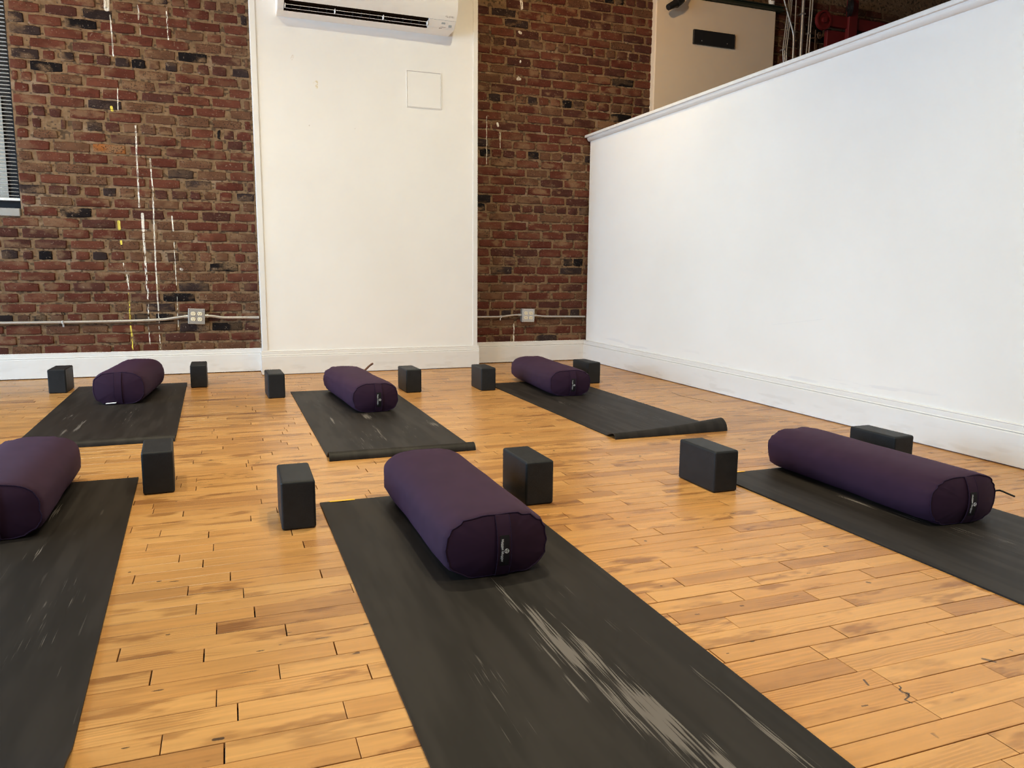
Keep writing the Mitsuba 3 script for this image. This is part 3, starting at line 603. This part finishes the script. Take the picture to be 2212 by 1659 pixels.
w2 = part(fd, 'wheel', to_tm((m3.Manifold.cylinder(.030, .078, .078, 36) + m3.Manifold.cylinder(.04, .03, .03, 20).translate((0, 0, -.005))).rotate((90, 0, 0)).rotate((0, 0, 62)).translate((5.80, 6.18, 3.362))), 'black_plastic', 30)

# lamps under the ceiling (the room's own track lights)
for x, y, LAMP_Z, k, ax, ay, az, tint in LAMPS:
    l = thing('track_lamp', 'warm track lamp under the ceiling', 'lamp', 'track lamps under the ceiling')
    M = trimesh.geometry.align_vectors([0, 0, -1], np.array([ax - x, ay - y, az - LAMP_Z], float) / np.linalg.norm([ax - x, ay - y, az - LAMP_Z])); M[:3, 3] = (x, y, LAMP_Z)
    def at(m): m = m.copy(); m.apply_transform(M); return m
    part(l, 'shade', at(to_tm((m3.Manifold.cylinder(.20, .064, .056, 24) - m3.Manifold.cylinder(.19, .060, .052, 24).translate((0, 0, -.001))).translate((0, 0, -.06)))), 'black_plastic', 30)
    top = M @ np.array([0, 0, .14, 1])
    part(l, 'stem', tube(smooth_path([top[:3], top[:3] + [0, 0, .1], (x, y, CEIL_Z)]), .012, 10), 'black_plastic', True)
    th = np.linspace(0, 2 * np.pi, 24, endpoint=False); r = .046
    v = np.vstack([np.c_[r * np.cos(th), r * np.sin(th), np.zeros(24)], [[0, 0, 0]]])
    b = part(l, 'bulb', at(trimesh.Trimesh(v, np.array([[24, (j + 1) % 24, j] for j in range(24)]), process=False)), 'gap_dark', False)
    scene[b]['emitter'] = {'type': 'area', 'radiance': rgb(*[LAMP_L * k * c for c in tint])}

# ------------------------------------------------------------------ mats
def mat_mesh(x0, x1, yf, yb, hl, hr, rise, skew=0.0):
    """flat rubber sheet from yb to yf whose front end, once rolled up, arches and curls down to the floor"""
    t = .0052; nx = 24; us = np.linspace(0, 1, nx + 1); top, bot = [], []
    for u in us:
        h = hl + (hr - hl) * u ** 1.5
        x = x0 + (x1 - x0) * u
        r = max(h * .85, .008)
        yc = yf + r
        path = [(yb, 0.0), (yb - .004, 0)]
        path += [(y, 0.0) for y in np.linspace(yb - .08, yc + rise + .10, 16)]
        path += [(yc + rise * (1 - s), (h - t) * (3 * s * s - 2 * s ** 3)) for s in np.linspace(0, 1, 12)]
        path += [(yc - r * math.sin(a), (h - t) - (h - t) * (1 - math.cos(a)) if a < 1.571 else 0) for a in np.linspace(.12, math.pi / 2, 10)]
        p = np.array(path); d = np.gradient(p, axis=0); d /= np.linalg.norm(d, axis=1, keepdims=True)
        nrm = np.c_[d[:, 1], -d[:, 0]]; nrm[:, 1] = np.abs(nrm[:, 1]); nrm[:, 0] = np.where(np.arange(len(p)) > len(p) - 12, -np.abs(nrm[:, 0]), nrm[:, 0])
        b = p.copy(); b[:, 1] = np.maximum(b[:, 1], 0.0003)
        q = p + nrm * t; q[:, 1] = np.maximum(q[:, 1], .0012)
        bot.append(np.c_[np.full(len(p), x), b]); top.append(np.c_[np.full(len(p), x), q])
    top, bot = np.array(top), np.array(bot); n = top.shape[1]
    top[:, :, 0] += skew * (top[:, :, 1] - yb); bot[:, :, 0] += skew * (bot[:, :, 1] - yb)
    top[:, 2:-14, 2] += .0012 * (meshkit.noise(np.c_[(top[:, 2:-14, 0] * 3).ravel(), (top[:, 2:-14, 1] * 2.3).ravel(), np.zeros(top[:, 2:-14, 0].size)]).reshape(top[:, 2:-14, 0].shape) - .3)
    V = np.vstack([top.reshape(-1, 3), bot.reshape(-1, 3)]); N = (nx + 1) * n; f = []
    for i in range(nx):
        for j in range(n - 1):
            a, b, c, d = i * n + j, (i + 1) * n + j, (i + 1) * n + j + 1, i * n + j + 1
            f += [[a, c, b], [a, d, c], [N + a, N + b, N + c], [N + a, N + c, N + d]]
    for j in range(n - 1):
        for i, s in ((0, 1), (nx, -1)):
            a, b = i * n + j, i * n + j + 1
            q = [[a, N + a, N + b], [a, N + b, b]]; f += q if s > 0 else [w[::-1] for w in q]
    for i in range(nx):
        for j, s in ((0, -1), (n - 1, 1)):
            a, b = i * n + j, (i + 1) * n + j
            q = [[a, b, N + b], [a, N + b, N + a]]; f += q if s < 0 else [w[::-1] for w in q]
    return trimesh.Trimesh(V, f, process=False)
GM = 'dark rubber yoga mats laid out on the floor'
def mat_thing(label, *a, **k): thing('yoga_mat', label, 'yoga mat', GM, mat_mesh(*a, **k), 'mat_rubber', 35)
mat_thing('dark grey yoga mat at the far left of the back row, front lip curled under', -.938, -.262, 3.826, 5.80, .029, .029, .06, skew=-.012)
mat_thing('dark grey scuffed yoga mat in the middle of the back row', .392, 1.042, 3.205, 5.155, .035, .032, .06)
mat_thing('dark grey yoga mat beside the partition whose front right corner rolls up high', 1.752, 2.400, 3.200, 5.12, .027, .060, .08)
mat_thing('dark yoga mat in the near left corner, cut by the frame', -.985, -.334, 1.235, 3.172, .020, .026, .12, skew=-.036)
mat_thing('dark yoga mat with a long pale worn streak, front centre', .283, .932, .63, 2.610, .02, .02, .1)
mat_thing('dark yoga mat at the right frame edge under the long bolster', 1.808, 2.464, .50, 2.480, .02, .02, .1)
tp = thing('floor_tape', 'yellow tape mark at the back corner of the front centre mat', 'tape', mesh=box(.316, .402, 2.592, 2.628, .0003, .0066), mat='yellow_tape')
del scene[tp]; scene[tp] = mikit.ply(cat([box(.316, .402, 2.6115, 2.632, .0002, .0011), box(.316, .402, 2.600, 2.6116, .0061, .0069), box(.316, .402, 2.6106, 2.6122, .0002, .0069)]), 'yellow_tape', False)
scene[thing('floor_tape', 'tiny yellow tape mark at the back corner of the right-hand mat, beside a block', 'tape')] = mikit.ply(cat([box(1.90, 1.955, 2.4815, 2.496, .0002, .0011), box(1.90, 1.955, 2.472, 2.4816, .0061, .0069), box(1.90, 1.955, 2.4806, 2.4822, .0002, .0069)]), 'yellow_tape', False)

# ------------------------------------------------------------------ foam blocks
block = rbox(-.052, .052, -.119, .119, 0, .155, .0085, 20)
GB = 'black foam yoga blocks standing beside the mats'
for x, y, th, l in ((.194, 2.482, -.017, 'black foam yoga block just left of the front centre mat'),
                    (.999, 2.471, .002, 'black foam yoga block to the right of the front centre bolster'),
                    (1.712, 2.39, -.003, 'black foam yoga block at the back left corner of the right-hand mat'),
                    (2.561, 2.376, .01, 'black foam yoga block behind the long right-hand bolster, near the partition'),
                    (-.25, 3.038, .05, 'black foam yoga block at the back right corner of the near left mat'),
                    (-1.019, 5.681, -.025, 'black foam yoga block at the far left, before the brick wall'),
                    (-.177, 5.671, -.004, 'black foam yoga block right of the far left bolster'),
                    (.288, 5.062, .033, 'black foam yoga block left of the middle back-row mat, before the chase corner'),
                    (1.161, 5.021, .023, 'black foam yoga block right of the middle back-row bolster'),
                    (1.666, 4.954, -.015, 'black foam yoga block at the back left corner of the mat beside the partition'),
                    (2.501, 5.04, .05, 'black foam yoga block half hidden behind the bolster nearest the room corner')):
    scene[thing('yoga_block', l, 'yoga block', GB)] = mikit.ply(place(block, x, y, .0, th), 'foam', 40)

# ------------------------------------------------------------------ bolsters
def bolster(label, x, y, th, w, h, L, z0, tag=True, pull=None, seed=0, handle=True, white_tag=False, hx=.012):
    b = thing('bolster', label, 'bolster', 'purple bolsters on the mats')
    a, c = w / 2, h / 2; n = 64; ph = np.linspace(0, 2 * np.pi, n, endpoint=False); E = 2.8
    X = np.sign(np.cos(ph)) * np.abs(np.cos(ph)) ** (2 / E); Z = np.sign(np.sin(ph)) * np.abs(np.sin(ph)) ** (2 / E)
    def ring(yy, s):
        v = np.c_[X * a * s, np.full(n, yy), Z * c * s + c]
        q = v * [9, 7, 9] + seed * 13.7
        amp = .006 * min(1, 4 * (1 - abs(yy) / (L / 2)) + .25)
        d = meshkit.fbm(q, 3, seed) - .5
        wr = (meshkit.noise(np.c_[ph * 7 + seed, np.full(n, yy * 5.), np.zeros(n)], seed) - .5) * .0075 * max(0, (abs(yy) / (L / 2) - .80) / .2)
        u = np.c_[X, np.zeros(n), Z]; v = v + u * (amp * d + wr)[:, None]
        v[:, 2] = np.where(v[:, 2] < .012, .012 - (.012 - v[:, 2]) * .35, v[:, 2]); return v
    prof = [(-.5, .925), (-.495, .955), (-.48, .978), (-.45, .992), (-.40, 1), (-.32, 1.0), (-.24, .997), (-.16, .993), (-.08, .99), (0, .988), (.08, .99), (.16, .993), (.24, .997), (.32, 1), (.40, 1), (.45, .992), (.48, .978), (.495, .955), (.5, .925)]
    rings = [ring(t * L, s) for t, s in prof]
    lift = min(r[:, 2].min() for r in rings)
    def fin(v): v = np.asarray(v, float) - [0, 0, lift]; cs, sn = math.cos(th), math.sin(th); return np.c_[x + cs * v[:, 0] - sn * v[:, 1], y + sn * v[:, 0] + cs * v[:, 1], v[:, 2] + z0]
    def strip(rs):
        f = []
        for i in range(len(rs) - 1):
            for j in range(n):
                k = (j + 1) % n; f += [[i * n + j, i * n + k, (i + 1) * n + k], [i * n + j, (i + 1) * n + k, (i + 1) * n + j]]
        return np.vstack(rs), f
    v, f = strip(rings); part(b, 'cover', (fin(v), np.array(f)), 'purple_cotton', True)
    cz = c
    def cap(s, r0):
        mid = np.array([0, r0[0, 1], cz]); rs = []
        for k in (1, .94, .8, .6, .35, .12):
            v = mid + (r0 - mid) * k; v[:, 1] = r0[:, 1] + s * .020 * (1 - k ** 2.2) + s * .0025 * (meshkit.noise(v * 11 + seed, seed) - .5) * (1 - k); rs.append(v)
        v, f = strip(rs); v = np.vstack([v, mid + [0, s * .020, 0]]); f = f + [[5 * n + j, 5 * n + (j + 1) % n, 6 * n] for j in range(n)]
        return v, np.array(f)
    for s, r0 in ((-1, rings[0]), (1, rings[-1])):
        v, f = cap(s, r0); part(b, 'end_panel', (fin(v), f), 'purple_cotton', True)
        p = np.vstack([r0, r0[:1]]) ; p = p + np.array([0, s * .0005, 0]); p = cz * np.array([0, 0, 1]) + (p - [0, 0, cz]) * [1.004, 1, 1.006]
        part(b, 'seam', (lambda m: trimesh.Trimesh(fin(m.vertices), m.faces, process=False))(tube(p, .0019, 6)), 'purple_seam', True)
    yend = -L / 2
    def face_y(xx, zz): # outer face of the front end panel
        k = min(1, ((abs(xx) / (a * .925)) ** E + (abs(zz - cz) / (c * .925)) ** E) ** (1 / E)); return yend - .020 * (1 - k ** 2.2)
    def band(x0, x1, t0, t1, off, thick, mat, name, parent, puff=0.0):
        m = 14; vs = []
        for t in np.linspace(t0, t1, m):
            zz = cz + t * c * .925; bulge = puff * (1 - t * t)
            for xx in (x0, x1):
                yy = face_y((x0 + x1) / 2, zz) - off - bulge
                vs += [(xx, yy, zz), (xx, yy - thick, zz)]
        f = []
        for i in range(m - 1):
            o, q = 4 * i, 4 * i + 4
            for A, B in ((1, 3), (3, 2), (2, 0), (0, 1)): f += [[o + A, o + B, q + B], [o + A, q + B, q + A]]
        f += [[0, 1, 3], [0, 3, 2]]; e = 4 * (m - 1); f += [[e, e + 3, e + 1], [e, e + 2, e + 3]]
        return part(parent, name, (fin(vs), np.array(f)), mat, 35)
    if handle:
        hk = band(hx - .0195, hx + .0195, -.97, .985, .001, .0022, 'purple_cotton', 'handle', b, .004)
        part(hk, 'stitching', (lambda m: trimesh.Trimesh(fin(m.vertices), m.faces, process=False))(cat([tube([(hx + q, face_y(hx, cz + t * c * .925) - .0035 - .004 * (1 - t * t), cz + t * c * .925) for t in np.linspace(-.95, .97, 14)], .0011, 5) for q in (-.0192, .0192)])), 'purple_seam', True)
        if tag:
            band(hx - .013, hx + .013, -.60, .40, .0034, .0010, 'tag_black', 'tag', hk, .004)
            def flat(m):   # lies on the tag, upright letters turned to read downwards
                v = m.vertices; zz = cz - .10 * c * .925 - v[:, 0]; xx = hx + v[:, 1]
                t = (zz - cz) / (c * .925)
                yy = np.array([face_y(hx, q) for q in zz]) - .0046 - .004 * (1 - t * t) - v[:, 2]
                return trimesh.Trimesh(fin(np.c_[xx, yy, zz]), m.faces, process=False)
            tx = meshkit.text_mesh('Hugger Mugger', .0061, .0006); tx.apply_translation((-tx.bounds[:, 0].mean() - .001, -.0092, 0))
            R, r = .0062, .0049
            em = to_tm((m3.Manifold.cylinder(.0006, R, R, 20) - m3.Manifold.cylinder(.002, r, r, 20).translate((0, 0, -.0005)))
                       + m3.Manifold.batch_boolean([m3.Manifold.cube((.0014, .0056, .0006)).translate((-.0007, .0004, 0)).rotate((0, 0, q)) for q in (0, 120, 240)], m3.OpType.Add)); em.apply_translation((.0, .0052, 0))
            part(hk, 'lettering', flat(tx), 'print_white', False)
            part(hk, 'emblem', flat(em), 'print_white', False)
    if white_tag:
        m = rbox(-.068, -.012, -L / 2 - .028, -L / 2 - .012, .019, .0235, .001, 6); m.apply_transform(trimesh.transformations.rotation_matrix(-.06, [0, 1, 0])); part(b, 'care_label', trimesh.Trimesh(fin(m.vertices), m.faces, process=False), 'tag_white', 30)
    if pull:
        pts, mat, r = pull
        part(b, 'zipper_pull', tube(smooth_path(pts), r, 8), mat, True)
    return b
ZM = .0056
bolster('purple bolster on the far left mat, its end turned away without a brand tag', -.568, 5.317, -.088, .292, .205, .70, ZM, tag=False, seed=1, white_tag=True, hx=.0)
bolster('purple bolster on the middle back-row mat before the plaster chase', .759, 4.681, .065, .275, .178, .86, ZM, seed=2, pull=([(.845, 5.00, .135), (.868, 5.02, .155), (.90, 5.035, .180), (.918, 5.04, .188)], 'cord_brown', .0065))
bolster('purple bolster on the back-row mat beside the partition', 2.114, 4.859, -.066, .294, .18, .86, ZM, seed=3)
bolster('purple bolster cut by the left frame edge on the near left mat', -.672, 2.88, .004, .293, .182, .69, ZM, tag=False, seed=4)
bolster('large purple bolster on the front centre mat with the worn streak', .645, 2.196, .005, .299, .181, .78, ZM, seed=5)
bolster('long purple bolster on the right-hand mat with a black zipper cord', 2.222, 2.106, -.024, .296, .17, .80, ZM, seed=6, pull=([(2.335, 1.734, .084), (2.375, 1.738, .085), (2.415, 1.742, .086), (2.424, 1.738, .086), (2.4225, 1.714, .083), (2.421, 1.686, .080)], 'cord_black', .0030))
scene[thing('hair_strand', 'fine dark thread lying on the planks near the partition', 'thread')] = mikit.ply(tube(smooth_path([(2.83, 4.40, .001), (2.80, 4.25, .001), (2.82, 4.12, .001), (2.86, 4.02, .001), (2.84, 3.95, .001)]), .0007, 5), 'rust_brown', True)
